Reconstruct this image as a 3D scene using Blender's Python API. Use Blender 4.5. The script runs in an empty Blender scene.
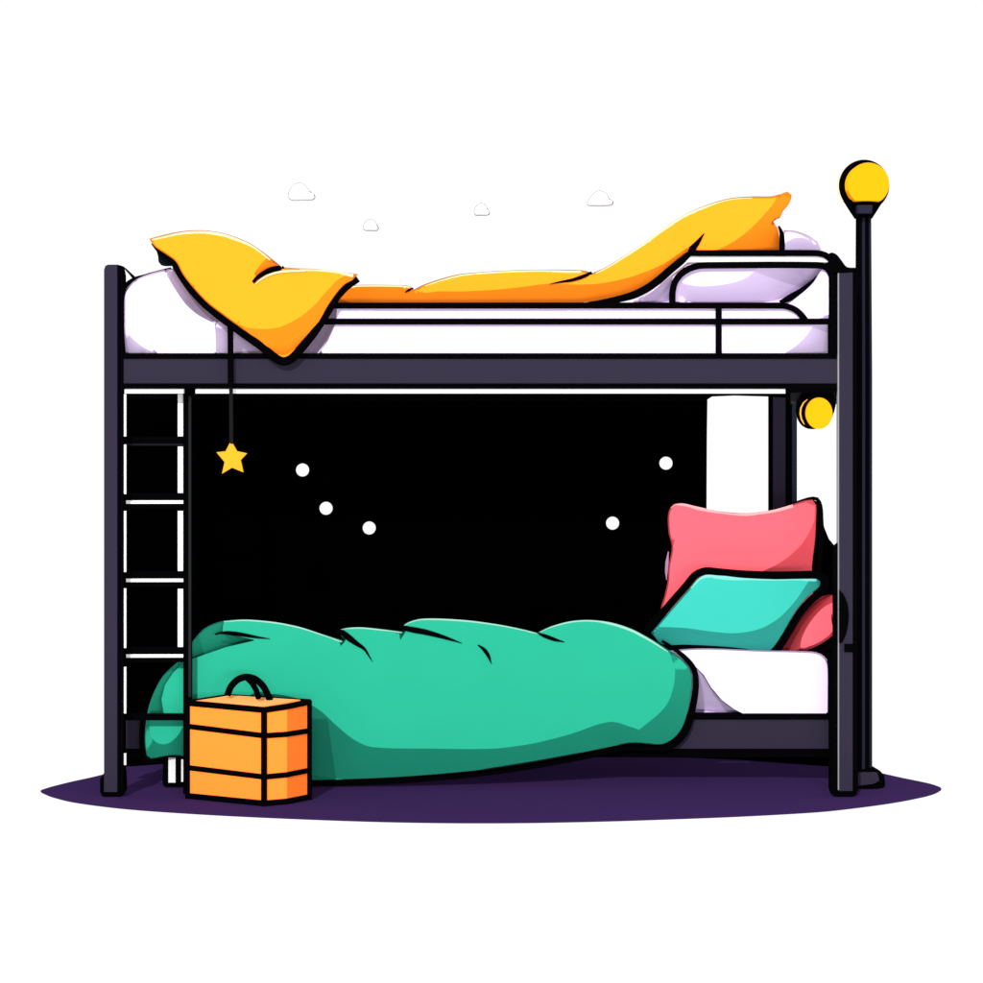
import bpy, bmesh, math, random
from mathutils import Vector, geometry
random.seed(3)
scene = bpy.context.scene
col = scene.collection

# ------------------------------------------------------------------ measures
DIST, EYE, PPM, CX, HY = 7.0, 1.1, 350.0, 491.5, 412.0   # camera distance, eye height, px per metre on the bed front
def at(px, py, Y=0.0):
    s = PPM * DIST / (DIST + Y)
    return Vector(((px - CX) / s, Y, EYE - (py - HY) / s))
def floor_at(px, py, z=0.0):
    s = (py - HY) / (EYE - z)
    Y = PPM * DIST / s - DIST
    return Vector(((px - CX) / s, Y, z))
PX = 1.0 / PPM

# ------------------------------------------------------------------ materials
def ink_material(name, color, size=0.53, mix=0.4, edge=0.02):
    """cloth / paint with a two-step (cel) response to the real lamp; ambient comes from the white surroundings"""
    m = bpy.data.materials.new(name); m.use_nodes = True
    nt = m.node_tree; nt.nodes.clear()
    out = nt.nodes.new('ShaderNodeOutputMaterial')
    t = nt.nodes.new('ShaderNodeBsdfToon'); t.component = 'DIFFUSE'
    t.inputs['Size'].default_value = size; t.inputs['Smooth'].default_value = edge
    # very faint weave / grain in the pigment
    tc = nt.nodes.new('ShaderNodeTexCoord'); nz = nt.nodes.new('ShaderNodeTexNoise')
    nz.inputs['Scale'].default_value = 6.0; nz.inputs['Detail'].default_value = 3.0
    nt.links.new(tc.outputs['Object'], nz.inputs['Vector'])
    mx = nt.nodes.new('ShaderNodeMix'); mx.data_type = 'RGBA'
    mx.inputs[6].default_value = (*[c * 0.97 for c in color], 1); mx.inputs[7].default_value = (*[min(1, c * 1.03) for c in color], 1)
    nt.links.new(nz.outputs['Fac'], mx.inputs[0]); nt.links.new(mx.outputs[2], t.inputs['Color'])
    if mix > 0 and size < 0.9:   # a broad lobe under the tight one, so that steep folds keep their colour
        b = nt.nodes.new('ShaderNodeBsdfToon'); b.component = 'DIFFUSE'; b.inputs['Size'].default_value = 0.97; b.inputs['Smooth'].default_value = 0.05
        ms = nt.nodes.new('ShaderNodeMixShader'); ms.inputs[0].default_value = mix
        nt.links.new(mx.outputs[2], b.inputs['Color']); nt.links.new(t.outputs[0], ms.inputs[1]); nt.links.new(b.outputs[0], ms.inputs[2])
        nt.links.new(ms.outputs[0], out.inputs['Surface'])
    else: nt.links.new(t.outputs[0], out.inputs['Surface'])
    return m
def emit_material(name, color, strength=1.0):
    m = bpy.data.materials.new(name); m.use_nodes = True
    nt = m.node_tree; nt.nodes.clear()
    out = nt.nodes.new('ShaderNodeOutputMaterial'); e = nt.nodes.new('ShaderNodeEmission')
    e.inputs[0].default_value = (*color, 1); e.inputs[1].default_value = strength
    nt.links.new(e.outputs[0], out.inputs['Surface']); return m

BLACK = ink_material('black_enamel', (0.0012, 0.0012, 0.0016), 0.9)
PANEL = ink_material('night_black_board', (0.0002, 0.0002, 0.0002), 0.9)
PLUM = ink_material('plum_grey_enamel', (0.0235, 0.0195, 0.035), 0.75)
NAVY = ink_material('navy_enamel', (0.012, 0.012, 0.024), 0.75)
SOFTB = ink_material('worn_black_edge', (0.009, 0.010, 0.011), 0.9)  # dark grey of the line along the top rung
YELLOW = ink_material('yellow_cloth', (0.97, 0.230, 0.0105))
PALEY = ink_material('pale_yellow_piping', (0.95, 0.72, 0.42), 0.95)  # painted rim highlight on the blanket edges; also the lamp's rear glass
GREEN = ink_material('green_cloth', (0.013, 0.238, 0.150))
PALEG = ink_material('pale_mint_piping', (0.30, 0.55, 0.45), 0.95)  # light along the duvet's top edge, painted as a pale line
TEAL = ink_material('turquoise_cloth', (0.026, 0.300, 0.250))
PALET = ink_material('pale_turquoise_piping', (0.20, 0.62, 0.56), 0.95)  # painted highlight for the turquoise pillow's top edge
PINK = ink_material('pink_cloth', (0.72, 0.080, 0.105))
PALEP = ink_material('pale_pink_piping', (0.85, 0.40, 0.40), 0.95)  # painted highlight for the pink pillow's top edge
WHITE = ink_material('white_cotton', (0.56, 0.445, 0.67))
WPAINT = ink_material('white_enamel', (0.95, 0.95, 0.95), 0.98)
LAMPY = ink_material('lamp_yellow', (0.98, 0.37, 0.005), 0.95)
ORANGE = ink_material('orange_case_cloth', (0.98, 0.175, 0.0225))
PEACH = ink_material('peach_case_lid', (0.98, 0.34, 0.10), 0.95)  # lighter tone of the lit case top, put into its colour
PURPLE = ink_material('deep_purple_floor_paint', (0.0285, 0.0130, 0.0610), 0.99, 0.0)
CLOUDW = ink_material('cloud_white', (0.97, 0.97, 0.97), 0.98)
HAIR = ink_material('grey_hairline', (0.16, 0.16, 0.17), 0.95)

# ------------------------------------------------------------------ object helpers
def link(name, verts, faces, mat, parent=None, smooth=None, mats=None, midx=None):
    me = bpy.data.meshes.new(name); me.from_pydata([tuple(v) for v in verts], [], faces)
    bm = bmesh.new(); bm.from_mesh(me)
    bmesh.ops.recalc_face_normals(bm, faces=bm.faces[:]); bm.to_mesh(me); bm.free()
    me.materials.append(mat)
    for mm in (mats or []): me.materials.append(mm)
    if smooth is not None:
        for p in me.polygons: p.use_smooth = True
        me.set_sharp_from_angle(angle=math.radians(smooth))
    o = bpy.data.objects.new(name, me); col.objects.link(o)
    if parent is not None:
        o.parent = parent
        o.matrix_parent_inverse = world_inv(parent)
    return o
def world_inv(p):
    # only Empties are moved away from the origin; children are given in world coordinates
    from mathutils import Matrix
    return Matrix.Translation(p.location).inverted() if p.type == 'EMPTY' else Matrix.Identity(4)
def thing(name, loc, label, cat, group=None):
    o = bpy.data.objects.new(name, None); o.empty_display_size = 0.1; col.objects.link(o); o.location = loc
    return tag(o, label, cat, group)
def tag(o, label, cat, group=None, kind=None):
    if label: o['label'] = label
    if cat: o['category'] = cat
    if group: o['group'] = group
    if kind: o['kind'] = kind
    return o
class MB:
    def __init__(s): s.v, s.f = [], []
    def add(s, v, f):
        n = len(s.v); s.v += [Vector(p) for p in v]; s.f += [[i + n for i in q] for q in f]; return s
    def prism(s, poly, Y0, Y1, bev=0.0, Yref=None):
        """px polygon placed at depth Yref, with real thickness Y0..Y1"""
        r = Y0 if Yref is None else Yref
        P = [at(x, y, r) for x, y in poly]; n = len(P)
        if bev > 0:
            c = sum(P, Vector()) / n
            ins = inset(P, bev)
            rings = [[Vector((p.x, Y0, p.z)) for p in ins], [Vector((p.x, Y0 + bev, p.z)) for p in P],
                     [Vector((p.x, Y1, p.z)) for p in P]]
        else:
            rings = [[Vector((p.x, Y0, p.z)) for p in P], [Vector((p.x, Y1, p.z)) for p in P]]
        v = [q for r_ in rings for q in r_]
        f = [list(range(n)), [i + n * (len(rings) - 1) for i in range(n)][::-1]]
        for k in range(len(rings) - 1):
            for i in range(n):
                j = (i + 1) % n
                f.append([k * n + i, k * n + j, (k + 1) * n + j, (k + 1) * n + i])
        return s.add(v, f)
    def rect(s, x0, y0, x1, y1, Y0, Y1, bev=0.0):
        return s.prism([(x0, y0), (x1, y0), (x1, y1), (x0, y1)], Y0, Y1, bev)
    def tube(s, pts, rad, n=10, flat=1.0):
        pts = [Vector(p) for p in pts]
        m = len(pts)
        if not isinstance(rad, (list, tuple)): rad = [rad] * m
        rings = []
        up = None
        for i, p in enumerate(pts):
            t = (pts[min(i + 1, m - 1)] - pts[max(i - 1, 0)]).normalized()
            ref = Vector((0, 1, 0)) if abs(t.y) < 0.9 else Vector((1, 0, 0))
            a = t.cross(ref).normalized(); b = a.cross(t).normalized()
            rings.append([p + a * (rad[i] * math.cos(2 * math.pi * k / n)) + b * (rad[i] * flat * math.sin(2 * math.pi * k / n)) for k in range(n)])
        v = [q for r in rings for q in r]; f = []
        for i in range(m - 1):
            for k in range(n):
                j = (k + 1) % n
                f.append([i * n + k, i * n + j, (i + 1) * n + j, (i + 1) * n + k])
        f.append(list(range(n))[::-1]); f.append([(m - 1) * n + k for k in range(n)])
        return s.add(v, f)
    def lathe(s, c, prof, n=40, axis='Z'):
        """prof: (r, h) pairs"""
        v, f = [], []
        for r, h in prof:
            for k in range(n):
                a = 2 * math.pi * k / n
                if axis == 'Z': v.append(c + Vector((r * math.cos(a), r * math.sin(a), h)))
                else: v.append(c + Vector((r * math.cos(a), h, r * math.sin(a))))
        m = len(prof)
        for i in range(m - 1):
            for k in range(n):
                j = (k + 1) % n
                f.append([i * n + k, i * n + j, (i + 1) * n + j, (i + 1) * n + k])
        f.append(list(range(n))[::-1]); f.append([(m - 1) * n + k for k in range(n)])
        return s.add(v, f)
    def build(s, name, mat, parent=None, smooth=None):
        return link(name, s.v, s.f, mat, parent, smooth)
def inset(P, d):
    n = len(P); out = []
    area = sum(P[i].x * P[(i + 1) % n].z - P[(i + 1) % n].x * P[i].z for i in range(n))
    sg = 1 if area > 0 else -1
    for i in range(n):
        a, b, c = P[i - 1], P[i], P[(i + 1) % n]
        e1 = (b - a).normalized(); e2 = (c - b).normalized()
        n1 = Vector((-e1.z, 0, e1.x)) * sg; n2 = Vector((-e2.z, 0, e2.x)) * sg
        k = (n1 + n2)
        k = k / max(0.35, k.dot(n1)) if k.length > 1e-6 else n1
        out.append(b + k * d)
    return out
def ellipse(cx, cy, rx, ry, n=32):
    return [(cx + rx * math.cos(2 * math.pi * k / n), cy + ry * math.sin(2 * math.pi * k / n)) for k in range(n)]

# ---- curves in picture-plane units (px on the bed front), resampled smoothly
def spline(P, closed=False, step=4.0, sharp=()):
    n = len(P); out = []
    rng = range(n) if closed else range(n - 1)
    for i in rng:
        g = lambda k: P[k % n] if closed else P[max(0, min(n - 1, k))]
        p0, p1, p2, p3 = g(i - 1), g(i), g(i + 1), g(i + 2)
        if i in sharp: p0 = p1
        if (i + 1) % n in sharp: p3 = p2
        L = math.dist(p1, p2); m = max(1, int(L / step))
        # centripetal-ish tangents limited by segment length
        def tan(a, b, c):
            la, lb = math.dist(a, b), math.dist(b, c)
            t = ((c[0] - a[0]), (c[1] - a[1])); q = math.hypot(*t) or 1
            k = L / q * 0.9 if la > 0 and lb > 0 else 1.0
            return (t[0] * k, t[1] * k)
        m1 = tan(p0, p1, p2); m2 = tan(p1, p2, p3)
        for j in range(m):
            t = j / m
            h00 = 2 * t**3 - 3 * t**2 + 1; h10 = t**3 - 2 * t**2 + t; h01 = -2 * t**3 + 3 * t**2; h11 = t**3 - t**2
            out.append((h00 * p1[0] + h10 * m1[0] + h01 * p2[0] + h11 * m2[0], h00 * p1[1] + h10 * m1[1] + h01 * p2[1] + h11 * m2[1]))
    if not closed: out.append(P[-1])
    return out
def nearest(p, poly):
    x, y = p; best = (1e9, x, y); n = len(poly)
    for i in range(n):
        ax, ay = poly[i]; bx, by = poly[(i + 1) % n]
        dx, dy = bx - ax, by - ay; q = dx * dx + dy * dy
        t = 0 if q == 0 else max(0, min(1, ((x - ax) * dx + (y - ay) * dy) / q))
        cx, cy = ax + t * dx, ay + t * dy; d = math.hypot(x - cx, y - cy)
        if d < best[0]: best = (d, cx, cy)
    return best
def inside(p, poly):
    x, y = p; c = False; n = len(poly); j = n - 1
    for i in range(n):
        xi, yi = poly[i]; xj, yj = poly[j]
        if (yi > y) != (yj > y) and x < (xj - xi) * (y - yi) / (yj - yi) + xi: c = not c
        j = i
    return c
def segdist(p, poly, closed=True):
    x, y = p; best = 1e9; n = len(poly)
    for i in range(n if closed else n - 1):
        ax, ay = poly[i]; bx, by = poly[(i + 1) % n]
        dx, dy = bx - ax, by - ay; q = dx * dx + dy * dy
        t = 0 if q == 0 else max(0, min(1, ((x - ax) * dx + (y - ay) * dy) / q))
        d = (x - ax - t * dx)**2 + (y - ay - t * dy)**2
        if d < best: best = d
    return math.sqrt(best)

class Puff:
    """stuffed cloth body: outline = the seam, front bulges towards -Y with flat crowned panels ('crowns'),
    falling off in folded flanks between a crown and the seam; the back is a shallower wedge."""
    def __init__(s, outline, Y, H, crowns=None, R=10, back=0.1, backR=40, mode='auto', k=0.74, step=4, grid=7, sharp=(), csharp=None, wob=0.0, Hf=None, dents=()):
        s.dents = dents
        s.Hf = Hf
        s.O = spline(outline, True, step, sharp); s.Y, s.H, s.R, s.back, s.backR, s.mode, s.k, s.wob = Y, H, R, back, backR, mode, k, wob
        s.C = [spline(c, True, step, (csharp or {}).get(i, ())) for i, c in enumerate(crowns)] if crowns else None
        s.grid = grid
    def h(s, p, dents=True):
        v = s.h0(p)
        if dents:
            for poly, p0, d, k in s.dents:
                if inside(p, poly) and segdist(p, poly) > 0.3: v -= k * PX * max(0, (p[0] - p0[0]) * d[0] + (p[1] - p0[1]) * d[1])
        return v
    def h0(s, p):
        do = segdist(p, s.O)
        H = s.Hf(p[0]) if s.Hf else s.H
        q = min(do / s.R, 1); rnd = H * math.sqrt(max(0, 1 - (1 - q)**2))
        if s.wob: rnd += s.wob * math.sin(p[0] * 0.045 + 0.6) * math.sin(p[1] * 0.05 + p[0] * 0.012) * q
        if s.C is None: return rnd
        if any(inside(p, c) for c in s.C): return rnd
        dl, cx, cy = min(nearest(p, c) for c in s.C)
        if dl < 0.05: return rnd
        # flanks fall away from the crown at a steady slope, steeper where they turn up or left
        c = ((p[0] - cx) * -0.188 + (cy - p[1]) * 0.423) / dl
        k = s.k if c < -0.08 else (s.k + (1.9 - s.k) * (c + 0.08) / 0.28 if c < 0.2 else 1.9 + (c - 0.2) * 9)
        return max(-0.15, min(rnd, H - k * dl * PX))
    def surf(s, px, py, lift=0.0): return at(px, py, s.Y - s.h((px, py), False) - lift)
    def build(s, name, mat, parent=None, smooth=28):
        pts = list(s.O); n = len(pts); edges = [(i, (i + 1) % n) for i in range(n)]
        for c in (s.C or []):
            b = len(pts); pts += c; m = len(c); edges += [(b + i, b + (i + 1) % m) for i in range(m)]
        for poly, *_ in s.dents:
            b = len(pts); c = spline(poly, True, 2, tuple(range(len(poly)))); pts += c; m = len(c); edges += [(b + i, b + (i + 1) % m) for i in range(m)]
            b = len(pts); ci = []
            for i in range(m):
                a_, c_ = c[i - 1], c[(i + 1) % m]; tx, ty = c_[0] - a_[0], c_[1] - a_[1]; L = math.hypot(tx, ty) or 1
                for sg in (1, -1):
                    q = (c[i][0] + sg * ty / L * 0.7, c[i][1] - sg * tx / L * 0.7)
                    if inside(q, poly) and segdist(q, poly) > 0.5: pts.append(q); break
        xs = [p[0] for p in s.O]; ys = [p[1] for p in s.O]; g = s.grid
        y = min(ys) + g / 2; row = 0
        while y < max(ys):
            x = min(xs) + (g / 2 if row % 2 else 0)
            while x < max(xs):
                if inside((x, y), s.O) and segdist((x, y), s.O) > g * 0.45 and all(segdist((x, y), c) > g * 0.35 for c in (s.C or [])):
                    pts.append((x, y))
                x += g
            y += g * 0.87; row += 1
        # rounding ring close to the seam
        for d in (s.R * 0.12, s.R * 0.4, s.R * 0.75):
            for i in range(0, len(s.O)):
                a, b, c = s.O[i - 1], s.O[i], s.O[(i + 1) % len(s.O)]
                tx, ty = c[0] - a[0], c[1] - a[1]; L = math.hypot(tx, ty) or 1
                for sg in (1, -1):
                    q = (b[0] + sg * ty / L * d, b[1] - sg * tx / L * d)
                    if inside(q, s.O) and abs(segdist(q, s.O) - d) < 0.1 * d: pts.append(q)
        V, E, F, *_ = geometry.delaunay_2d_cdt([Vector(p) for p in pts], edges, [], 0, 1e-4)
        F = [list(f) for f in F if inside((sum(V[i].x for i in f) / 3, sum(V[i].y for i in f) / 3), s.O)]
        used = sorted({i for f in F for i in f}); mp = {u: k for k, u in enumerate(used)}
        # boundary edges
        cnt = {}
        for f in F:
            for a, b in zip(f, f[1:] + f[:1]): cnt[frozenset((a, b))] = cnt.get(frozenset((a, b)), 0) + 1
        bd = {i for e, c in cnt.items() if c == 1 for i in e}
        verts = []; 
        for u in used:
            p = (V[u].x, V[u].y); verts.append(at(p[0], p[1], s.Y) if u in bd else at(p[0], p[1], s.Y - s.h(p)))
        bmap = {}
        for u in used:
            if u in bd: bmap[u] = mp[u]
            else:
                p = (V[u].x, V[u].y); w = at(p[0], p[1], s.Y); w.y += s.back * min(1, segdist(p, s.O) / s.backR)
                bmap[u] = len(verts); verts.append(w)
        faces = [[mp[i] for i in f] for f in F] + [[bmap[i] for i in f][::-1] for f in F]
        return link(name, verts, faces, mat, parent, smooth)
def piping(path, Y, r_px, mat, name, parent, closed=False, taper=False, step=3, dy=0.0, flat=1.0):
    P = spline(path, closed, step)
    if closed: P.append(P[0])
    pts = [at(x, y, Y - dy) for x, y in P]; m = len(pts)
    if isinstance(r_px, (list, tuple)):
        rr = []
        for i in range(m):
            t = i / (m - 1) * (len(r_px) - 1); a = int(min(t, len(r_px) - 2)); rr.append((r_px[a] * (1 - (t - a)) + r_px[a + 1] * (t - a)) * PX)
    else: rr = [r_px * PX] * m
    return MB().tube(pts, rr, 10, flat).build(name, mat, parent, 60)
def crease(body, path, radii, name, parent, mat=None, lift=0.004):
    P = spline(path, False, 2.5); m = len(P); pts, rr = [], []
    for i, (x, y) in enumerate(P):
        t = i / (m - 1) * (len(radii) - 1); a = int(min(t, len(radii) - 2))
        pts.append(body.surf(x, y, lift)); rr.append((radii[a] * (1 - (t - a)) + radii[a + 1] * (t - a)) * PX)
    # smooth depth so that a fold line never jitters
    for _ in range(3):
        ys = [p.y for p in pts]
        for i in range(1, m - 1): pts[i].y = min(ys[i], (ys[i - 1] + ys[i] + ys[i + 1]) / 3)
    return MB().tube(pts, rr, 8, 0.6).build(name, mat or BLACK, parent, 60)

# ================================================================== GROUND
G = [(40.2,791),(42,793),(50,796.5),(71,802),(111,807.6),(152,811.3),(229,816),(320,820),(389,822.2),(460,823.2),(527,823),(600,821.6),(660,819.7),
     (740,816.6),(820,812),(865,807),(899,802),(926,796.5),(936,793.3),(940.6,790.6),(941.6,788.8),(940,787),(930,783.6),(902,777.7),(870,770.5),(830,762),(760,754),(660,748),
     (491,745),(320,747),(220,752),(150,761),(126,761.5),(108,772.5),(95,776.4),(71,781.7),(50,787),(42,789.6)]
Gs = spline(G, True, 5)
top = [floor_at(x, y, 0.0) for x, y in Gs]; nG = len(top)
gv = top + [v - Vector((0, 0, 0.0006)) for v in top]
gf = [list(range(nG)), [i + nG for i in range(nG)][::-1]] + [[i, (i + 1) % nG, (i + 1) % nG + nG, i + nG] for i in range(nG)]
g = link('ground', gv, gf, PURPLE); tag(g, None, None, kind='structure')

# ================================================================== BUNK BED
bed = thing('bunk_bed', (0, 0.4, 0), 'dark plum metal bunk bed with black trim, ladder at left and black back board', 'bunk bed')
# --- posts
def post_poly(x0, x1, ytop, ybot, r=6):
    return [(x0, ybot), (x0, ytop + r), (x0 + 1.3, ytop + 2.0), (x0 + r * .8, ytop), (x1 - r * .8, ytop), (x1 - 1.3, ytop + 2.0), (x1, ytop + r), (x1, ybot)]
p = MB().prism([(104, 786), (104, 270), (105.2, 266), (108, 264.6), (117.2, 264.6), (117.2, 792), (104, 792)], -0.004, 0.05).build('post', PLUM, bed)
MB().prism([(117.2, 791), (117.2, 264.8), (119.5, 265.3), (122.2, 269), (123.4, 275), (123.4, 791)], -0.003, 0.049).build('edge_strip', BLACK, p)
MB().prism([(100, 779), (104, 773), (117, 773), (123.6, 773), (124.2, 792), (122, 796), (119, 797.3), (106, 797.3), (102, 796), (100, 792)], 0.000, 0.058).build('foot_cap', BLACK, p)
MB().prism([(104, 786), (117.2, 786), (117.2, 793.2), (104, 793.2)], -0.0085, -0.0045).build('foot_plate', BLACK, p) if False else None
p = MB().prism([(839.2, 791), (839.2, 270.5), (852.6, 270.5), (852.6, 791)], -0.004, 0.05).build('post', PLUM, bed)
MB().prism([(852.6, 791), (852.6, 268), (857.6, 268), (857.6, 791)], -0.003, 0.049).build('edge_strip', BLACK, p)
MB().prism([(837.9, 790), (837.9, 272), (839.2, 272), (839.2, 790)], -0.003, 0.020).build('bright_edge', ink_material('pale_grey_edge', (0.26, 0.27, 0.28), 0.95), p)  # pale strip painted as a highlight along the post edge
MB().prism([(833.5, 790), (833.5, 548), (835.5, 545), (837.9, 543), (837.9, 790)], -0.002, 0.020).build('edge_strip', BLACK, p)
MB().prism([(831.2, 761), (858, 761), (858, 790), (856.5, 795), (852, 797.3), (837, 797.3), (833, 795.5), (831.2, 791)], 0.000, 0.058).build('foot_cap', BLACK, p)
MB().prism(spline([(828.5, 262), (830, 253), (836, 254), (842, 261), (847, 267), (858, 268.2), (858, 271.5), (830, 271.5)], True, 2), -0.006, 0.05).build('post_cap', BLACK, p)
# black half-round and small black block on the right front post
MB().prism(spline([(839.3, 590), (844, 595), (848, 606), (848.6, 620), (846, 634), (841.5, 643), (839.3, 643)], True, 2, (0, 6)), -0.010, 0.0).build('clamp', BLACK, p)
MB().rect(844.5, 644, 853.5, 652, -0.010, 0.0).build('bolt', BLACK, p)
# back posts, behind the board
p = MB().rect(773, 388, 785.5, 740, 0.90, 0.95).build('post', PLUM, bed)
MB().rect(769.8, 388, 773, 740, 0.901, 0.948).build('edge_strip', BLACK, p)
MB().rect(785.5, 388, 792, 740, 0.901, 0.948).build('edge_strip', BLACK, p)
MB().rect(792, 388, 797, 740, 0.902, 0.948).build('edge_strip', ink_material('blue_grey_edge', (0.020, 0.028, 0.042), 0.8), p)
MB().rect(136, 388, 155, 754, 0.90, 0.95).build('post', PLUM, bed)
# --- upper side rail
r = MB().rect(123.4, 358.8, 837, 383.4, 0.0, 0.03).build('side_rail', PLUM, bed)
MB().rect(123.4, 353.2, 837, 358.8, -0.003, 0.031).build('rail_edge', BLACK, r)
MB().rect(123.4, 383.4, 837, 388.8, -0.003, 0.031).build('rail_edge', BLACK, r)
# white slat base seen as a thin line under the rail
MB().rect(124.5, 388.9, 183.2, 393.4, 0.004, 0.03).build('slat_base', WPAINT, bed)
MB().rect(195.5, 388.9, 785.3, 393.4, 0.004, 0.03).build('slat_base', WPAINT, bed)
MB().prism([(125, 386), (792, 386), (792, 398.2), (770, 396.6), (735, 395.6), (712, 396.6), (708, 399.2), (704, 402), (690, 402), (125, 399)], 0.60, 0.62).build('slat_base', BLACK, bed)
MB().rect(786, 389, 837, 392.6, 0.0, 0.03).build('rail_bracket', BLACK, bed)
q = MB().prism([(791, 388), (838, 388), (838, 404), (791, 404)], 0.052, 0.07).build('rail_bracket', ink_material('charcoal_bracket', (0.022, 0.022, 0.024), 0.8), bed)
# --- lower side rail, set back so that the cover can hang in front of it
r = MB().rect(123.4, 719.5, 838, 748.8, 0.21, 0.24).build('side_rail', PLUM, bed)
MB().rect(123.4, 713.8, 838, 719.5, 0.206, 0.241).build('rail_edge', BLACK, r)
MB().rect(123.4, 748.8, 838, 757.3, 0.206, 0.241).build('rail_edge', BLACK, r)
MB().rect(829.0, 655, 836.6, 757, 0.198, 0.24).build('rail_edge', BLACK, r)
MB().prism([(124, 752), (838, 752), (838, 767), (800, 764.5), (740, 760), (690, 757.8), (600, 757), (420, 757), (250, 758), (165, 764), (130, 766.5), (124, 766.5)], 0.25, 0.27).build('valance', PANEL, bed)  # black sheet standing for the shade under the bed
# --- small mid leg below the bed
l = MB().prism([(163, 755), (184, 755), (184, 784), (182, 787), (165, 787), (162.6, 784.5)], 0.17, 0.21).build('leg', BLACK, bed)
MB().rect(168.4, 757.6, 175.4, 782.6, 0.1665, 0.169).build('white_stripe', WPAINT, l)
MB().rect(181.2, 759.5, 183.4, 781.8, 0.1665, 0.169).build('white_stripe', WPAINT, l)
# --- guard rail of black tube
TR = 3.1 * PX
def tube_part(path, name='guard_rail', r=TR, parent=bed, mat=BLACK, Y=0.0, step=3):
    return MB().tube([at(x, y, Y) for x, y in spline(path, False, step)], r, 12).build(name, mat, parent, 60)
tube_part([(328, 305.6), (780, 305.6), (787, 306.4), (795, 309.5), (801, 314.5), (806, 321)])
tube_part([(318, 321.6), (836, 321.6)])
tube_part([(718.6, 306), (718.6, 355)], 'guard_post')
tube_part([(672.4, 305), (672.4, 293), (674.6, 283), (680, 275), (688, 269.3), (698, 266), (712, 265.3), (818, 265.3), (827, 268), (831.6, 275), (833, 284), (833, 355)], r=3.3 * PX)
tube_part([(688, 253.2), (815, 253.2), (825, 255), (834, 262)])
MB().rect(686, 256.4, 828.5, 262.2, 0.006, 0.02).build('guard_infill', WPAINT, bed)
MB().rect(829.0, 266, 837.9, 354, 0.004, 0.03).build('guard_post', BLACK, bed)
# thin strap curling from the left post top onto the mattress corner
piping([(117, 265), (123, 267), (129, 272.5), (135.5, 279.5)], 0.02, [0.5, 0.8, 1.2, 2.0], BLACK, 'strap', bed)
# --- ladder
lad = MB().prism([(183.2, 797), (183.2, 392), (184.6, 389), (187, 387.6), (192, 387.6), (194.5, 389), (195.3, 392), (192.8, 396), (191.4, 400), (191.4, 797)], 0.0540, 0.0760).build('ladder', BLACK, bed)
MB().rect(188.4, 396, 191.2, 697, 0.0515, 0.0535).build('stile_line', ink_material('charcoal_line', (0.014, 0.016, 0.016), 0.9), lad)  # grey highlight painted along the stile
for y in (440, 496.8, 574.8, 650.8, 717.2):
    h1 = 3.2 if y in (440, 717.2) else 3.4
    MB().rect(122.5, y - h1, 183.4, y + h1, 0.0560, 0.0740).build('rung', BLACK, lad)
for y in (502.1, 580.4, 656.0):
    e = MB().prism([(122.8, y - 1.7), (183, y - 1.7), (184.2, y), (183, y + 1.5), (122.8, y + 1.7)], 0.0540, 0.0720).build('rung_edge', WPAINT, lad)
    MB().rect(122.5, y + 1.8, 183.4, y + 6.2, 0.0570, 0.0740).build('rung', BLACK, lad)
MB().rect(124, 443.4, 183.4, 445.6, 0.0580, 0.0720).build('rung_edge', SOFTB, lad)
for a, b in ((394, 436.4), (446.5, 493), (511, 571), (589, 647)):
    MB().rect(177.8, a, 183.1, b, 0.0640, 0.0720).build('stile_edge', WPAINT, lad)  # white strips added in place of the bright gaps beside the stile
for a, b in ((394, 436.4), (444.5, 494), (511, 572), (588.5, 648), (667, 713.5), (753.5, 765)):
    MB().rect(123.5, a, 126.0, b, 0.0040, 0.0120).build('stile_edge', WPAINT, lad)  # same added white strips for the gap beside the left post
# --- black board closing the back of the lower bunk, with its two tall openings at the right
BP = [(125, 386), (700, 386), (703, 397.4), (707.5, 400), (707, 430), (706.8, 470), (706.6, 520), (800, 520), (809, 503), (813, 499.6), (818, 502), (821, 512), (824.5, 528), (829, 539), (834, 545), (842, 546), (842, 752), (125, 752)]
MB().prism(BP, 0.84, 0.86).build('back_panel', PANEL, bed)

# white dots on the board, glow added so they stay white in the shadow
for (x, y), lab in zip([(302.5, 470), (326, 508.3), (369.2, 528), (612.6, 523.2), (666, 463.2)],
        ['white round light nearest the hanging star', 'middle one of the three white round lights at left on the board',
         'white round light lowest of the trio on the black board', 'white round light low on the board, left of the pink pillow',
         'white round light high on the board beside the tall opening']):
    o = MB().lathe(at(x, y, 0.835), [(6.5 * 1.12 * PX * .55, -0.010), (6.5 * 1.12 * PX * .9, -0.006), (6.5 * 1.12 * PX, 0.0), (6.5 * 1.12 * PX, 0.0045)], 28, 'Y').build('round_light', emit_material('white_light', (0.98, 0.98, 0.98), 1.0), None, 60)
    tag(o, lab, 'light', 'round white lights on the black board')

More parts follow.
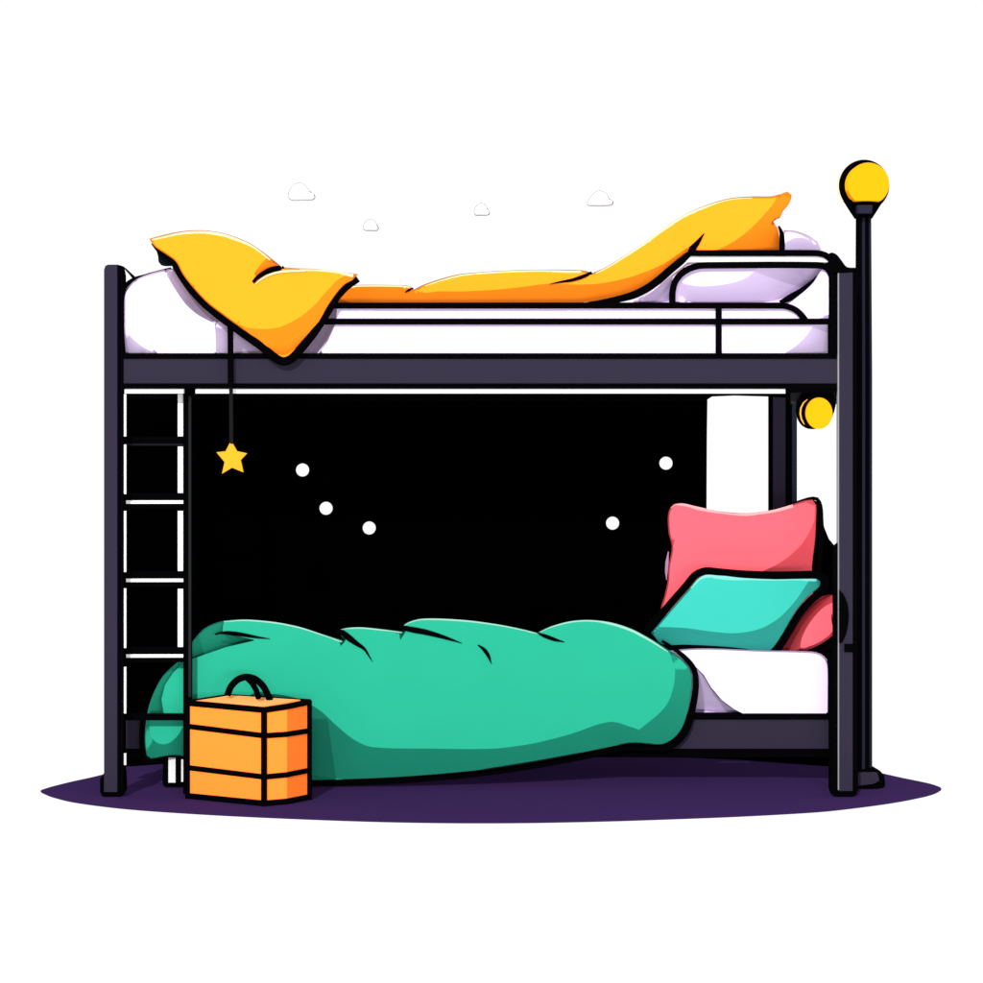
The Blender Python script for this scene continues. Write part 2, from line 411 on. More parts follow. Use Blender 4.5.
# ================================================================== UPPER MATTRESS
um = thing('mattress', at(480, 354, 0.4), 'white mattress with lilac folds on the upper bunk behind the guard rail', 'mattress')
M1 = [(122, 356), (122.5, 296), (128, 286), (137, 278.5), (152, 272.6), (168, 268.6), (185, 268), (240, 272), (300, 290), (340, 303), (640, 303.5), (783, 303), (799, 293), (812, 281), (822, 266), (833, 262), (833, 356)]
mc1 = [(100, 300), (110, 270), (137, 262), (150, 262), (163.5, 262), (166, 273), (175, 289), (185.5, 304), (198, 315), (214.8, 323.6), (215.7, 340), (215.7, 370), (165, 370), (156, 354.5), (143, 347), (132, 338), (124, 327.5), (118, 316)]
mc2 = [(345, 290), (335, 325), (328, 341), (318, 362), (400, 380), (776, 368), (785, 354), (797, 345), (807, 335), (813, 325), (818, 316), (845, 312), (850, 250), (800, 240), (700, 260), (600, 270)]
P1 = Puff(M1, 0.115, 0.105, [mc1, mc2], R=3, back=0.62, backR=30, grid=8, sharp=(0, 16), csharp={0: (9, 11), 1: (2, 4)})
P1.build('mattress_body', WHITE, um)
piping([(123.4, 292), (127.5, 286), (133, 281.5), (140, 277.8), (150, 273.6), (160, 270.6), (171, 268.0)], 0.075, [3.2, 4.0, 3.2, 1.4, 0.8, 0.7, 0.9], BLACK, 'piping', um)

# ================================================================== UPPER WHITE PILLOW
up = thing('pillow', at(745, 303, 0.1), 'white and lilac pillow under the yellow blanket end on the upper bunk', 'pillow', )
U = [(622, 304.6), (634, 300.5), (648, 293), (664, 281), (680, 268.5), (694, 258), (705, 254), (740, 253), (774, 252.5), (779.5, 249), (781, 234), (785, 230.8), (795, 231.4), (808, 236), (817.6, 242.6), (822, 252), (826, 262), (825, 272), (818.5, 283), (808, 293), (795, 300), (782, 303.6), (700, 304)]
uc = [(620, 240), (683, 235), (783, 222), (800, 224), (822, 236), (817.5, 242.2), (812, 239.4), (802, 237.6), (793, 238.4), (786, 242), (776, 254), (764, 262), (756, 269.5), (748, 276.7), (735.5, 282), (717, 285.4), (701, 286.2), (686, 284.2), (680, 281.5), (673, 292), (672, 320), (620, 320)]
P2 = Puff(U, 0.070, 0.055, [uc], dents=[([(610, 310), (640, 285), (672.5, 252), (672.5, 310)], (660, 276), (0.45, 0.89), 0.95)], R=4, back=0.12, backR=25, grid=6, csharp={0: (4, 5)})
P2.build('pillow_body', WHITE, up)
piping([(780, 302.5), (789, 298.2), (800, 292.8), (810, 286), (818.5, 277.5), (823.8, 268)], 0.030, [2.0, 3.6, 4.0, 3.8, 3.0, 1.8], BLACK, 'piping', up)
piping([(806, 250), (812, 247.5), (817, 243.5)], 0.06, [2.6, 2.4, 0.8], BLACK, 'piping', up)
piping([(784, 230.6), (795, 231.4), (808, 236), (817.6, 242.6)], 0.08, 0.42, HAIR, 'hairline', up)

# ================================================================== YELLOW BLANKET
bl = thing('blanket', at(480, 303, 0.15), 'yellow blanket with orange folds spread across the upper bunk', 'blanket')
D = [(330, 304), (332, 290), (346, 286.4), (360, 285.2), (400, 285.6), (410, 286.6), (414, 290), (424, 285), (440, 279.5), (460, 274.6), (500, 271.4), (540, 270.2), (583, 270.8), (592, 273.6), (604, 268.6), (620, 259), (640, 246.2), (660, 231.6), (675, 220.8), (690.7, 212), (711, 203.8), (731.4, 198.4), (752, 196.8), (772, 196.6), (780, 194.4), (787.5, 191.6), (791.6, 195), (788.6, 204.4), (782.6, 211.5), (780, 217.8), (773.4, 221.4), (777.6, 228), (779.4, 238), (779, 254.5), (700, 254.5), (690, 252.5), (680.5, 258), (670, 267.5), (660, 275.6), (650, 283), (638, 290.5), (620, 296.5), (600, 300.4), (570, 303.4), (520, 304.4), (400, 304.6)]
dc = [(420, 290.4), (440, 291.2), (461, 291.4), (492, 290), (522, 287), (548, 283.8), (575, 284.6), (599, 283.6), (629, 277.5), (650, 270), (666, 262.4), (680, 252.5), (690, 246), (703, 252), (715, 250.6), (731, 243.2), (748, 231), (762, 217), (776, 199), (778, 180), (700, 180), (640, 220), (580, 255), (420, 262)]
dc0 = [(325, 270), (424, 262), (424, 286.5), (414, 290.6), (408, 287.3), (400, 286.6), (360, 286.2), (346, 287.4), (333, 291)]
P3 = Puff(D, 0.165, 0.07, [dc, dc0], Hf=lambda x: 0.045 + 0.085 * max(0, min(1, (x - 600) / 90)), R=2, back=0.45, backR=60, grid=5, step=3, csharp={0: (12,)})
P3.build('drape', YELLOW, bl)
piping([(584, 303.6), (600, 302.4), (618, 299.2), (634, 294.8), (648, 287.8), (660, 279), (672, 268.5), (684, 259), (692, 251.5)], 0.008, [1.0, 2.6, 3.4, 4.0, 4.0, 4.0, 3.8, 2.6], BLACK, 'piping', bl)
crease(P3, [(686, 255), (692, 249), (698, 242), (704.3, 233)], [3.4, 3.4, 2.0, 0.3], 'fold_line', bl)
piping([(778.6, 226), (781.6, 233), (782.2, 242), (781.8, 252)], 0.020, [1.0, 2.6, 3.0, 3.0], BLACK, 'piping', bl)
crease(P3, [(549, 284.2), (560, 282), (572, 280), (583, 276.5), (591.5, 272.8)], [0.3, 1.0, 1.6, 2.0, 1.6], 'fold_line', bl)
crease(P3, [(405, 292.4), (409, 290), (413, 288.4)], [0.5, 1.4, 1.0], 'fold_line', bl)
crease(P3, [(346, 287.6), (360, 286.4), (400, 286.6), (410, 287.6)], [0.9, 0.9], 'edge_piping', bl, PALEY, 0.0)  # pale strips from here draw the highlight on the blanket's upper edge
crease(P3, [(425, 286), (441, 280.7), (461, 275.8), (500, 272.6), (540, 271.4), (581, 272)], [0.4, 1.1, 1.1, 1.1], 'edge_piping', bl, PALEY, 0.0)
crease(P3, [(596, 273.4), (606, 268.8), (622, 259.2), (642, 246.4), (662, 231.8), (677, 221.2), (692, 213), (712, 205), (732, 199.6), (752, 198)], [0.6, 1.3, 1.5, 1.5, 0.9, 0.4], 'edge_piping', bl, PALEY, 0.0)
piping(D[2:7], 0.165, 0.4, HAIR, 'hairline', bl)
piping(D[6:14], 0.165, 0.5, HAIR, 'hairline', bl)
piping(D[13:25], 0.165, 0.4, HAIR, 'hairline', bl)
# the folded-over corner hanging in front of the rail
FO = [(149.4, 239.2), (161, 236), (176, 232.6), (191.5, 230.8), (207, 231), (222, 233.4), (237, 238), (250, 243.8), (261, 251), (271, 258.6), (282, 267.6), (297, 268.8), (314, 269.4), (337, 271.7), (357.6, 274.6), (353, 280), (345, 284.5), (337, 293), (328, 306), (316, 326), (300, 345), (290, 356), (284, 359.2), (277, 356.5), (262, 342.5), (250, 334.5), (233, 322.6), (222, 314.5), (207, 302.8), (191.5, 286), (182.4, 273.8), (176, 262), (166, 254.4), (155, 247)]
fc = [(140, 225), (190, 215), (250, 228), (275, 248), (290, 255), (350, 262), (362, 272), (345, 276), (337, 280.4), (324.6, 293.6), (314, 305.6), (298.6, 318), (280, 327), (265, 329), (248, 327.7), (238, 325), (231, 330), (200, 310), (170, 270), (135, 245)]
P4 = Puff(FO, -0.02, 0.05, [fc], R=2, back=0.10, backR=40, grid=5, step=3, sharp=(0, 10, 14), dents=[([(267.3, 257.2), (278, 264), (283, 269), (275, 269.5), (266, 271.6), (256, 277), (254.6, 273.6), (260, 264.5)], (262, 263), (0.75, 0.66), 0.9)])
fd = P4.build('folded_corner', YELLOW, bl)
piping([(152, 243.5), (158, 250.5), (167, 257), (173, 262), (180, 274), (190, 288), (205, 304), (221, 317), (232, 325), (246, 335.5), (261, 346), (274, 357), (283, 361.5), (291, 359), (301, 348.5), (314, 332.5), (327, 312.5), (336, 297.5), (346, 286.5), (357.5, 278)], -0.028,
       [1.0, 2.0, 3.2, 3.6, 3.8, 4.0, 4.0, 4.2, 4.2, 4.2, 4.2, 4.3, 4.4, 4.4, 4.2, 4.2, 4.2, 4.2, 4.2, 4.4], BLACK, 'piping', bl)
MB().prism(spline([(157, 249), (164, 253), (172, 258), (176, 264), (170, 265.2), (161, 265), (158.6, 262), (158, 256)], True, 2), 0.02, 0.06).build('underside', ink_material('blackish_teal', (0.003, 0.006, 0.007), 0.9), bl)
crease(P4, [(253, 282.4), (256, 278.8), (261, 275), (268, 271), (275, 268.9), (283, 268.2)], [1.6, 2.2, 2.4, 2.8, 3.0, 2.4], 'fold_line', bl)
crease(P4, [(255.5, 284.2), (261, 279.4), (268, 275.4), (278, 272.3), (290, 270.9), (305, 270.9)], [0.4, 0.9, 1.0, 1.1, 1.1, 0.8], 'edge_piping', bl, PALEY)  # painted highlight just below the fold line
crease(P4, [(152, 239.8), (163, 237.4), (177, 234.2), (192, 232.5), (207, 232.6), (222, 235), (236, 239.4), (250, 245.4), (260, 252), (270, 260)], [0.6, 1.0, 1.2, 1.3, 1.3, 1.0, 0.6], 'edge_piping', bl, PALEY, 0.0)  # painted rim highlight on the folded corner's upper edge
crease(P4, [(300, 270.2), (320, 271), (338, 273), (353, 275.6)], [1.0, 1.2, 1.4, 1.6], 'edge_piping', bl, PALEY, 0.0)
piping(FO[0:11], -0.02, 0.45, HAIR, 'hairline', bl)
piping(FO[10:15], -0.02, 0.5, HAIR, 'hairline', bl)

# ================================================================== HANGING STAR
st = thing('hanging_star', at(231, 458, -0.03), 'small yellow star on a black cord below the upper bunk', 'star ornament')
MB().tube([at(230.4, 322, -0.012), at(230.8, 388, -0.022)], 3.0 * PX, 10).build('cord', BLACK, st, 60)
MB().tube([at(231, 387, -0.022), at(231.4, 444, -0.028)], 2.0 * PX, 10).build('cord', ink_material('faded_black_cord', (0.009, 0.009, 0.009), 0.9), st, 60)
S = [(231, 440.8), (237, 451.3), (246.8, 453.4), (240.6, 460), (243.2, 472.2), (232, 467.6), (222, 473.6), (224.6, 462), (216.5, 452.3), (225.6, 451.3)]
Pc = at(231.5, 459, -0.046); sv = [at(x, y, -0.032) for x, y in S]; sb = [v + Vector((0, 0.012, 0)) for v in sv]
sf = [[10, i, (i + 1) % 10] for i in range(10)] + [[i, (i + 1) % 10, (i + 1) % 10 + 11, i + 11] for i in range(10)] + [[i + 11 for i in range(10)][::-1]]
link('star', sv + [Vector((Pc.x, -0.040, Pc.z))] + sb, sf, ink_material('star_gold', (0.93, 0.38, 0.022), 0.95), st)
S2 = [(231.5 + (x - 231.5) * 1.22, 459 + (y - 459) * 1.22) for x, y in S]
MB().prism(S2, -0.020, -0.014).build('backing', BLACK, st)

# ================================================================== LOWER MATTRESS
lm = thing('mattress', at(480, 716, 0.5), 'white mattress showing below the turquoise pillow on the lower bunk', 'mattress')
M2 = [(215, 716), (215, 665), (300, 655), (640, 652), (700, 648), (760, 650), (812, 651.5), (821, 654), (827, 659.5), (829.3, 668), (829.3, 716)]
m2 = [(200, 600), (850, 600), (850, 730), (200, 730)]
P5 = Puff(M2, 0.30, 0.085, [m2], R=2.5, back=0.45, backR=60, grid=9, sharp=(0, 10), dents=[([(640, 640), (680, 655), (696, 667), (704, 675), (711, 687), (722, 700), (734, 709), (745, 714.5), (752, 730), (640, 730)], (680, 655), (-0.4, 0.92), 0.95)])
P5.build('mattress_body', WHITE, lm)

# ================================================================== GREEN DUVET
du = thing('duvet', at(420, 780, 0.2), 'green duvet bulging along the lower bunk and hanging over its rail', 'duvet')
DU = [(147, 756), (144.8, 742), (145.5, 725), (149, 706), (155, 690), (163, 676), (173, 666), (184, 656), (193, 641), (203, 629.5), (213, 624), (224, 620.8), (245, 619.4), (275, 622), (300, 627), (322, 634), (344, 640.5), (338, 630.5), (347, 627.6), (362, 627.2), (385, 629.4), (404, 631.6), (401, 627), (408, 622), (420, 618.8), (440, 618.6), (470, 620.6), (500, 624.6), (525, 629.6), (537, 632.6), (550, 626.5), (570, 621.2), (590, 620), (612, 622.6), (632, 629), (652, 639.5), (670, 651), (683, 661), (690.5, 671), (692, 686), (688.5, 708), (682.5, 727), (674, 738), (663, 744), (650, 744.2), (638, 743.2), (626, 743.8), (600, 749), (560, 757), (520, 764), (480, 770), (430, 774.8), (380, 778), (320, 779.8), (250, 779), (205, 772), (184, 757), (172, 755.6), (160, 757.5), (151, 759)]
dcr = [(190, 600), (120, 640), (120, 690), (120, 716), (140, 718), (149, 719), (149.2, 722), (149.5, 726), (150, 734), (155, 741.5), (163, 744.4), (171, 742), (179, 734), (184, 725), (200, 715), (225, 700), (270, 694), (300, 699), (313, 706), (322, 712), (337, 726), (354.6, 740), (372, 747), (430, 748.6), (493, 748.6), (530, 744), (560, 737), (578, 731.6), (598, 724.4), (613, 721.8), (628, 726), (639, 729.8), (659, 713.5), (668, 702.5), (673.6, 686), (675, 670), (671, 656), (673, 640), (640, 605), (520, 600), (380, 600), (260, 600)]
P6 = Puff(DU, 0.19, 0.085, [dcr], R=2.2, back=0.5, backR=70, grid=7, step=4, sharp=(16, 17, 21, 22, 29), csharp={0: (0, 1, 3, 31, 37, 38)}, dents=[([(183, 640), (183, 663), (173, 673), (165, 685), (161.5, 699), (164, 715), (120, 715), (120, 640)], (150, 690), (0.8, 0.6), 0.95), ([(185, 660.5), (193, 659), (205, 654.5), (225, 647.5), (256, 640.2), (235, 635.8), (222.5, 632), (223.5, 621), (223.5, 605), (185, 605)], (200, 630), (0.5, 0.87), 0.9)])
P6.build('duvet_body', GREEN, du)
piping([(143.5, 716), (142.6, 732), (143.6, 748), (147, 758.5), (156, 760.6), (170, 759), (184, 761), (204, 775.6), (250, 782.5), (320, 783.2), (380, 781.4), (430, 778.2), (480, 773.4), (520, 767.6), (560, 760.4), (600, 752.4), (626, 747), (640, 746.6), (652, 747.8), (665, 747.6), (676.5, 741.5), (686, 729.5), (692.2, 709.5), (695.8, 686), (694, 669.5), (686, 658.5), (675, 649.5), (662, 641)], 0.185,
       [3.0, 4.0, 4.0, 3.6, 3.4, 3.2, 3.2, 3.4, 3.2, 3.2, 3.6, 4.0, 4.0, 4.0, 3.8, 3.0, 1.5], BLACK, 'piping', du)
crease(P6, [(215, 634.6), (219, 633.2), (228, 633), (242, 634.6), (256, 637), (270, 638.8)], [0.8, 2.0, 2.2, 1.7, 1.0, 0.2], 'fold_line', du)
crease(P6, [(337, 630.4), (343, 633), (350, 638.6), (358, 644.5), (364, 648.5), (369, 656), (372.5, 662)], [2.2, 3.0, 3.2, 2.4, 1.5, 1.0, 0.2], 'fold_line', du)
crease(P6, [(401, 627.2), (412, 629.6), (425, 632), (440, 636), (452, 639.8), (462, 643.2)], [2.4, 3.0, 2.8, 2.2, 1.4, 0.2], 'fold_line', du)
crease(P6, [(478, 645), (483.5, 649), (488, 655), (491.5, 664)], [0.6, 2.0, 1.8, 0.2], 'fold_line', du)
crease(P6, [(537, 633), (545, 636), (555, 639.6), (564.5, 642)], [0.8, 2.0, 1.8, 0.3], 'fold_line', du)
crease(P6, [(224, 622), (245, 620.8), (275, 623.4), (300, 628.4), (322, 635.4), (342, 641.8)], [0.8, 1.2, 1.3, 1.3, 1.1, 0.6], 'edge_piping', du, PALEG, 0.0)  # pale strips from here draw the rim highlight of the duvet
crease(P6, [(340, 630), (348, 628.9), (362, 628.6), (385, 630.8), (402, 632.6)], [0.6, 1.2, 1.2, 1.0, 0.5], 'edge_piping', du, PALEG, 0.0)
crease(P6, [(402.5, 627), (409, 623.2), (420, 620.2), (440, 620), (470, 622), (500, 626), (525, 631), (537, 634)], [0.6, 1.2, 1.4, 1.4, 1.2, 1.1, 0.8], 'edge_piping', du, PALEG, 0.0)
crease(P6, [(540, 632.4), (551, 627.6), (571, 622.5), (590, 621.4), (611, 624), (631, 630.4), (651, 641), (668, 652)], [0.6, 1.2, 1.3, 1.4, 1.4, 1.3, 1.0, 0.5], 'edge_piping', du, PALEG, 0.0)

# ================================================================== PILLOWS ON THE LOWER BUNK
pk = thing('pillow', at(742, 640, 0.5), 'large pink pillow standing upright behind the turquoise pillow', 'pillow')
PKo = [(662, 612), (664.5, 596), (667.5, 582), (668.6, 566), (671.6, 551), (671.8, 545), (668.8, 534), (667.8, 518), (669.2, 510), (673.4, 504), (681, 503), (693, 505.6), (719, 511.2), (746, 513.2), (772, 510), (792, 504.4), (806, 500.2), (812.4, 499.8), (816, 505), (816, 520), (815, 540), (812, 566), (811, 600), (780, 625), (700, 630)]
pkc = [(640, 640), (650, 480), (820, 480), (817, 512), (811, 529), (801, 544.8), (784, 560), (764, 570.5), (735, 580), (700, 600), (680, 640)]
P7 = Puff(PKo, 0.50, 0.085, [pkc], R=2.2, back=0.08, backR=30, grid=7, csharp={0: (3,)})
P7.build('pillow_body', PINK, pk)
crease(P7, [(671, 508), (676, 505), (684, 505), (696, 508), (720, 512.9), (746, 514.8), (772, 511.6), (793, 506)], [0.8, 1.6, 1.8, 1.2, 1.0, 1.4, 1.4, 1.6, 1.6], 'edge_piping', pk, PALEP, 0.0)  # rim highlight drawn as a pale strip
piping([(775, 509), (794, 503), (809, 498.6), (817, 499), (820.2, 506), (820.4, 520), (819.8, 540), (817, 570)], 0.52, [0.4, 1.0, 1.4, 2.4, 3.6, 4.0, 4.5, 4.5], BLACK, 'piping', pk)
piping([(668.4, 551.5), (667.2, 562), (666.4, 574), (666.6, 580)], 0.50, [0.5, 1.8, 1.6, 0.3], ink_material('lilac_piping', (0.45, 0.25, 0.42), 0.9), 'edge_piping', pk)

rp = thing('cushion', at(815, 650, 0.3), 'round pink cushion half hidden behind the right post', 'cushion')
RO = [(781.5, 650.5), (786, 640), (797, 622.4), (808, 607.6), (819, 598), (828, 594.8), (838, 596.5), (844, 603), (845, 616), (840, 628), (831, 637), (820, 644.5), (806, 650.4), (793, 651.4)]
rc = [(799, 668), (800.5, 648), (802, 638), (810, 622.6), (823.5, 607.6), (838, 600.4), (862, 592), (862, 660), (830, 668)]
P8 = Puff(RO, 0.36, 0.085, [rc], R=3.5, back=0.08, backR=20, grid=5, csharp={0: (0,)})
P8.build('cushion_body', PINK, rp)
piping([(786, 652.8), (796, 655.2), (808, 655), (820, 651), (833, 643), (843, 632)], 0.335, [3.4, 3.4, 3.4, 3.6, 4.2, 4.5], BLACK, 'piping', rp)
crease(P8, [(831.6, 614), (832.2, 622), (834, 630)], [0.4, 0.5, 0.4], 'fold_line', rp)
crease(P8, [(835.6, 616), (836, 622), (837, 628)], [0.4, 0.5, 0.4], 'fold_line', rp)

tp = thing('pillow', at(736, 648, 0.3), 'turquoise pillow with thick black edging leaning on the pink pillow', 'pillow')
TO = [(651, 633), (662, 644.2), (685, 644.8), (707, 645.7), (729.5, 647.2), (747, 649.2), (761, 652.2), (769, 651), (774.5, 646), (785.5, 629), (796.7, 610.4), (808, 597), (819.6, 586.6), (820.6, 581.6), (817, 578.8), (800, 578.6), (774, 579), (741, 578), (718, 575.9), (706, 574.9), (698, 578), (689, 588.6), (669, 611.5)]
tcw = [(640, 627.5), (657, 627), (685, 628), (707, 631), (729.5, 633.2), (747, 632), (763, 627.6), (779, 618), (794, 602.5), (803.5, 589), (811, 577), (815, 565), (700, 560), (660, 590)]
P9 = Puff(TO, 0.28, 0.055, [tcw], R=2.2, back=0.08, backR=20, grid=6, sharp=(0,), step=3)
P9.build('pillow_body', TEAL, tp)
piping([(647.5, 633), (659.5, 647.6), (685, 648.6), (707, 649.6), (729.5, 651.2), (747, 653.4), (761, 656.4), (772, 654.6), (778.5, 648), (789, 631), (800, 613), (811, 600), (823, 589.4), (825, 580), (818, 575), (800, 574.8), (774, 575.2), (741, 574), (718, 572), (705.5, 571), (695.5, 575), (685.8, 586.3), (666, 609)], 0.275, 4.0, BLACK, 'piping', tp, closed=True)
crease(P9, [(691, 588.6), (699.2, 579.6), (706.2, 576.4), (718, 577.4), (741, 579.4), (774, 580.4), (800, 580), (816, 580.2)], [0.5, 1.6, 2.2, 1.6, 1.2, 1.0, 1.0, 1.2], 'edge_piping', tp, PALET, 0.0)  # pale strip drawing the highlight on the upper edge

# ================================================================== ORANGE CASE
cs = thing('suitcase', floor_at(245, 803), 'orange box-shaped case with black straps and handle, on the floor by the ladder', 'case')
Lb, Cb, Mb, Rb = floor_at(188, 798.6), floor_at(264, 806.5), floor_at(286.5, 804.4), floor_at(309, 801.2)
Lb.y, Cb.y, Mb.y, Rb.y = -0.030, -0.165, -0.130, -0.052
def gp(px, Y): s = PPM * DIST / (DIST + Y); return Vector(((px - CX) / s, Y, 0.0))
Lb, Cb, Mb, Rb, Bb = gp(188, -0.030), gp(264, -0.165), gp(287, -0.130), gp(309, -0.052), gp(228, 0.035)
H = {'L': 0.272, 'C': 0.2685, 'M': 0.2740, 'R': 0.2775, 'B': 0.282}
def up_(v, z): return Vector((v.x, v.y, z))
Z0 = 0.008
base = [Lb, Cb, Mb, Rb, Bb]; tops = [up_(Lb, H['L']), up_(Cb, H['C']), up_(Mb, H['M']), up_(Rb, H['R']), up_(Bb, H['B'])]
bv = [up_(v, Z0) for v in base] + tops
link('case_body', bv, [[0, 1, 6, 5], [1, 2, 7, 6], [2, 3, 8, 7], [3, 4, 9, 8], [4, 0, 5, 9], [4, 3, 2, 1, 0]] + [[5, 6, 7, 8, 9]], ORANGE, cs)
cen = (tops[0] + tops[1] + tops[3] + tops[4]) / 4
case_topv = [cen + (t - cen) * 0.86 + Vector((0, 0, 0.003)) for t in tops]
link('lid', case_topv + [v + Vector((0, 0, 0.004)) for v in case_topv], [[0, 1, 2, 3, 4][::-1], [5, 6, 7, 8, 9]] + [[i, (i + 1) % 5, (i + 1) % 5 + 5, i + 5] for i in range(5)], PEACH, cs)  # thin top slab that carries the lit tone in its colour
e = 3.0 * PX
def strap(pts, r=e, name='strap'):
    mb = MB()
    if name == 'handle': mb.tube(pts, r, 8)
    else:
        for a_, b_ in zip(pts, pts[1:]):
            d_ = (Vector(b_) - Vector(a_)).normalized() * r * 0.4
            mb.tube([Vector(a_) - d_, Vector(b_) + d_], r, 8)
    return mb.build(name, BLACK, cs, 60)
def ring(z, keys):
    return [up_(v, z + dz) for v, dz in keys]
for i, v in enumerate(base):
    if i == 2: continue
    strap([up_(v, 0.004), tops[i]], e * (1.0 if i != 0 else 0.95), 'corner_edge')
strap([tops[0], tops[1], tops[2], tops[3], tops[4], tops[0]], e, 'top_edge')
strap([up_(v, Z0) for v in (Lb, Cb, Mb, Rb, Bb, Lb)], e, 'bottom_edge')
for zl, zc, zr in ((0.206, 0.197, 0.196), (0.0885, 0.082, 0.084)):
    off = Vector((0, -0.001, 0))
    strap([up_(Lb, zl) + off, up_(Cb, zc) + off, up_(Mb, (zc + zr) / 2) + off, up_(Rb, zr) + off], 2.7 * PX)
# handle: two arched straps
def arc(path, Y0, Y1, r):
    P = spline(path, False, 2); m = len(P)
    return [at(x, y, Y0 + (Y1 - Y0) * i / (m - 1)) for i, (x, y) in enumerate(P)]
strap(arc([(227.5, 695), (231, 686.5), (238, 679.5), (246, 677), (255, 679), (263, 686), (268.5, 696.5), (270, 702)], -0.03, -0.05, e), 3.4 * PX, 'handle')
strap(arc([(247, 678), (252, 683), (256, 690), (258.6, 698)], -0.04, -0.085, e), 2.9 * PX, 'handle')

# ================================================================== STREET-LAMP-LIKE POST
LY = 0.20
lp = thing('lamp_post', at(863.5, 786, LY), 'tall dark navy lamp post with yellow globe beside the right end of the bed', 'lamp post')
s_ = DIST / (DIST + LY)
b0 = at(863.5, 500, LY); b0.z = 0
zt = at(0, 212, LY).z
MB().lathe(b0, [(8.6 * PX / s_, 0.0), (8.6 * PX / s_, 1.2), (7.6 * PX / s_, zt)], 36).build('pole', BLACK, lp, 40)
for xo, w in ((862.2, 1.7), (869.4, 1.3)):  # lighter stripes painted as highlights down the pole
    yy = -math.sqrt(max(0, 8.6**2 - (xo - 863.5)**2)) * PX / s_
    MB().tube([at(xo, 776, LY) * 0 + Vector((at(xo, 500, LY).x, LY + yy * 0.97, 0.03)), Vector((at(xo + 0.2, 500, LY).x, LY + yy * 0.97, 1.2)), Vector((at(863.5 + (xo - 863.5) * .88, 500, LY).x, LY + yy * 0.85, zt - 0.01))], w * PX, 8).build('flute', NAVY, lp, 60)
MB().lathe(b0 + Vector((1.5 * PX, 0, 0)), [(20 * PX, 0.0), (20.5 * PX, 0.012), (19.5 * PX, 0.034), (15 * PX, 0.047), (8.5 * PX, 0.058)], 40).build('base', BLACK, lp, 40)
MB().lathe(b0 + Vector((1.0 * PX, -0.003, 0)), [(19.3 * PX, 0.010), (19.3 * PX, 0.032)], 40).build('base_band', PLUM, lp, 40) if False else None
MB().prism(spline([(856, 773.5), (877.6, 773.5), (879.3, 780.5), (874, 783.6), (856, 786)], True, 3, (0, 1, 2, 4)), 0.132, 0.16).build('base_plate', PLUM, lp)
hc = at(864, 185.5, LY)
def sph(c, rx, ry, rz, n=40, m=24, cut=None):
    v, f = [], []
    for i in range(m + 1):
        th = math.pi * i / m
        for k in range(n):
            a = 2 * math.pi * k / n
            z = rz * math.cos(th)
            if cut is not None: z = max(z, cut)
            v.append(c + Vector((rx * math.sin(th) * math.cos(a), ry * math.sin(th) * math.sin(a), z)))
    for i in range(m):
        for k in range(n):
            j = (k + 1) % n; f.append([i * n + k, i * n + j, (i + 1) * n + j, (i + 1) * n + k])
    return MB().add(v, f)
sph(hc, 25.2 * PX / s_, 0.055, 25.8 * PX / s_).build('globe_housing', BLACK, lp, 60)
ring_ = []
sph(hc + Vector((-0.6 * PX, 0.012, 0)), 25.7 * PX / s_, 0.03, 24.5 * PX / s_).build('rear_glass', PALEY, lp, 60)
gc = at(868.3, 184, 0.165)
lens_poly = [(x, min(y, 201.4 - 0.9 * math.cos((x - 868.3) / 14))) for x, y in ellipse(868.3, 183.8, 20.9, 21.2, 48)]
MB().prism(lens_poly, 0.118, 0.17, bev=0.0).build('globe', LAMPY, lp, 40)
MB().lathe(at(863.3, 207, LY), [(9 * PX, -0.034), (14 * PX, -0.012), (20.5 * PX, 0.018)], 36).build('neck', BLACK, lp, 40)
MB().prism([(857.5, 205), (872.5, 205), (872, 213), (858, 213)], 0.128, 0.165).build('neck_plate', ink_material('slate_plate', (0.017, 0.017, 0.036), 0.8), lp)

# ================================================================== SMALL LAMP UNDER THE UPPER RAIL
sl = thing('wall_lamp', at(815, 395, 0.03), 'small round yellow lamp hanging under the upper rail at the right corner', 'lamp')
MB().prism(ellipse(812.6, 412.6, 14.6, 16.6, 36), 0.012, 0.05).build('housing', BLACK, sl, 40)
MB().prism(ellipse(817, 411.5, 16.4, 17.0, 36), 0.006, 0.0115).build('rim', BLACK, sl, 40)
MB().prism(ellipse(819.2, 413.3, 13.3, 15.7, 44), -0.010, 0.005).build('lens', LAMPY, sl, 40)
piping([(807.4, 399.4), (803.4, 403), (800.9, 408), (800.3, 413.5), (801.4, 419), (804.4, 424.6)], 0.004, [0.3, 0.7, 0.8, 0.8, 0.7, 0.3], ink_material('thin_gold_line', (0.9, 0.42, 0.05), 0.95), 'trim_line', sl)
MB().prism([(806, 388), (819, 388), (832, 392), (836, 404), (834, 413), (796, 413), (797, 402)], 0.03, 0.045).build('mount', BLACK, sl)

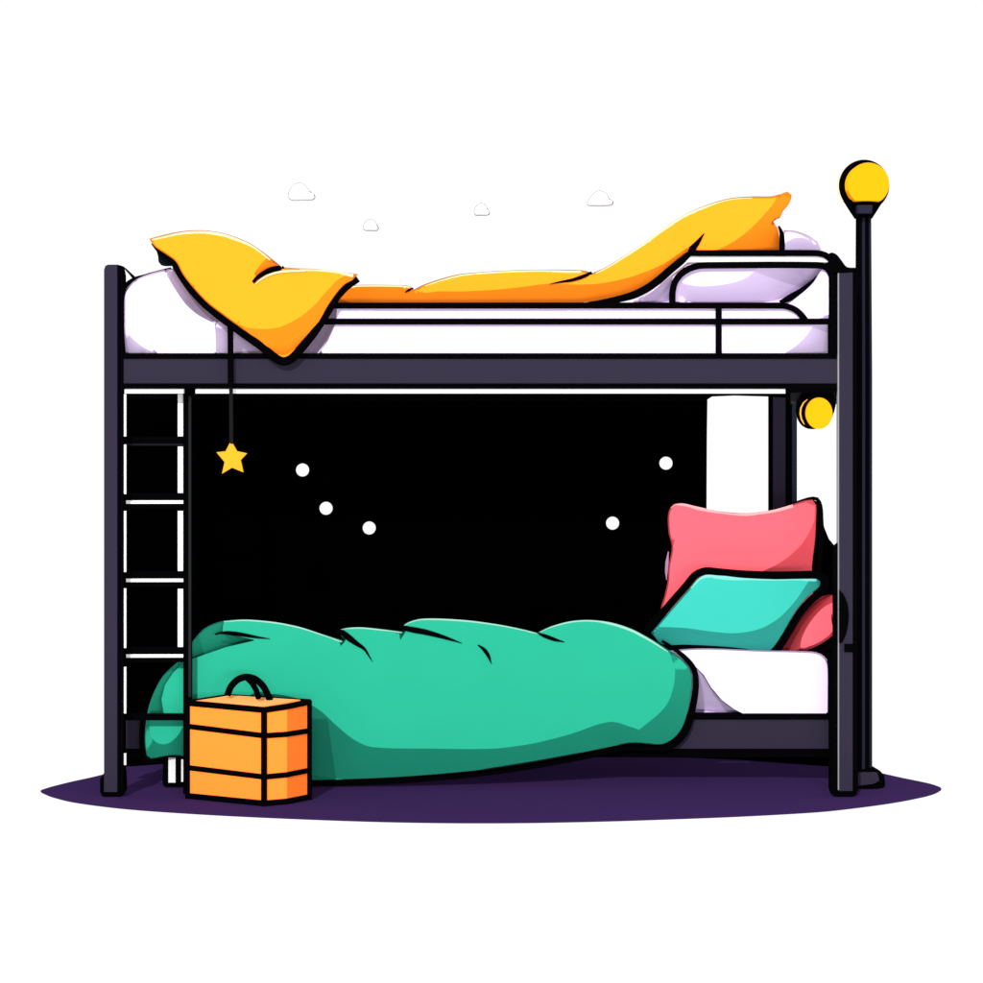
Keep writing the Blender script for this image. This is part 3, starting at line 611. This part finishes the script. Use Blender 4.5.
# ================================================================== LITTLE CLOUDS
CL = [([(288.4, 196), (289, 192.6), (291.4, 187.6), (298, 183), (304.4, 185.2), (310, 192), (313.6, 193.9), (315, 197.4), (313, 199.7), (302, 200.2), (292, 200.2), (289.4, 198.8)], 310, 192, 'faint white cloud at far left, widest with a pointed right side'),
      ([(363.6, 226.8), (365.5, 221.9), (369.7, 219.5), (374, 220.8), (377, 225.4), (378.6, 228.6), (377, 230.8), (371, 230.6), (365.5, 230.5), (363.7, 229.2)], 377, 225.5, 'faint small white cloud, lowest of all, just above the blanket'),
      ([(474.4, 213), (475.6, 207.5), (481, 203.4), (485.6, 205.6), (487.6, 209.3), (489.7, 213), (487.5, 215.2), (481, 215.3), (475.6, 215.2)], 487, 209.2, 'faint small white cloud near the middle, above the flat yellow strip'),
      ([(587.6, 203.9), (590, 198.4), (594.6, 193), (600, 191), (606.2, 194), (609.2, 199.2), (613, 201.6), (612, 204.8), (599, 206), (588.4, 205.4)], 609, 199.3, 'faint white cloud at far right, broad with a flat base')]
for pts, dx, dy, lab in CL:
    c = thing('cloud', at(sum(p[0] for p in pts) / len(pts), max(p[1] for p in pts), 0.6), lab, 'cloud', 'little clouds above the bed')
    Puff(pts, 0.6, 0.03, None, R=5, back=0.03, backR=5, grid=3, step=2).build('cloud_body', CLOUDW, c, 60)
    piping(pts, 0.6, 0.44, ink_material('cloud_outline', (0.13, 0.13, 0.14), 0.95), 'outline', c, closed=True, step=1.5)
    MB().lathe(at(dx, dy, 0.59), [(0.2 * PX, -0.003), (0.9 * PX, -0.001), (0.9 * PX, 0.003)], 12, 'Y').build('speck', HAIR, c)

# ================================================================== LIGHT, WORLD, CAMERA
w = bpy.data.worlds.new('World'); scene.world = w; w.use_nodes = True
bg = w.node_tree.nodes['Background']; bg.inputs[0].default_value = (1, 1, 1, 1); bg.inputs[1].default_value = 1.03
sun = bpy.data.lights.new('key_lamp', 'SUN'); sun.energy = 3.95; sun.angle = math.radians(0.5); sun.color = (1, 0.99, 0.97)
so = bpy.data.objects.new('key_lamp', sun); col.objects.link(so)
AZ, EL = math.radians(12), math.radians(25)
Ld = Vector((-math.sin(AZ) * math.cos(EL), -math.cos(AZ) * math.cos(EL), math.sin(EL)))
so.rotation_euler = (-Ld).to_track_quat('-Z', 'Y').to_euler(); so.location = Ld * 8

fill = bpy.data.lights.new('fill_softbox', 'AREA'); fill.shape = 'RECTANGLE'; fill.size = 4.0; fill.size_y = 0.6; fill.energy = 330
fo = bpy.data.objects.new('fill_softbox', fill); col.objects.link(fo); fo.location = (1.2, -8.6, 0.45)
fo.rotation_euler = (Vector((0, 0.1, 0.7)) - fo.location).to_track_quat('-Z', 'Y').to_euler()
cam = bpy.data.cameras.new('camera'); co = bpy.data.objects.new('camera', cam); col.objects.link(co)
co.location = (0, -DIST, EYE); co.rotation_euler = (math.radians(90), 0, 0)
cam.sensor_width = 36; cam.lens = 36 * DIST / (983 / PPM); cam.shift_x = 0; cam.shift_y = -(491.5 - HY) / 983
cam.clip_end = 200
scene.camera = co
scene.view_settings.view_transform = 'Standard'; scene.view_settings.look = 'None'
scene.view_settings.exposure = 0; scene.view_settings.gamma = 1
scene.cycles.max_bounces = 6; scene.cycles.diffuse_bounces = 1
scene.cycles.use_denoising = True
scene.cycles.denoiser = 'OPENIMAGEDENOISE'
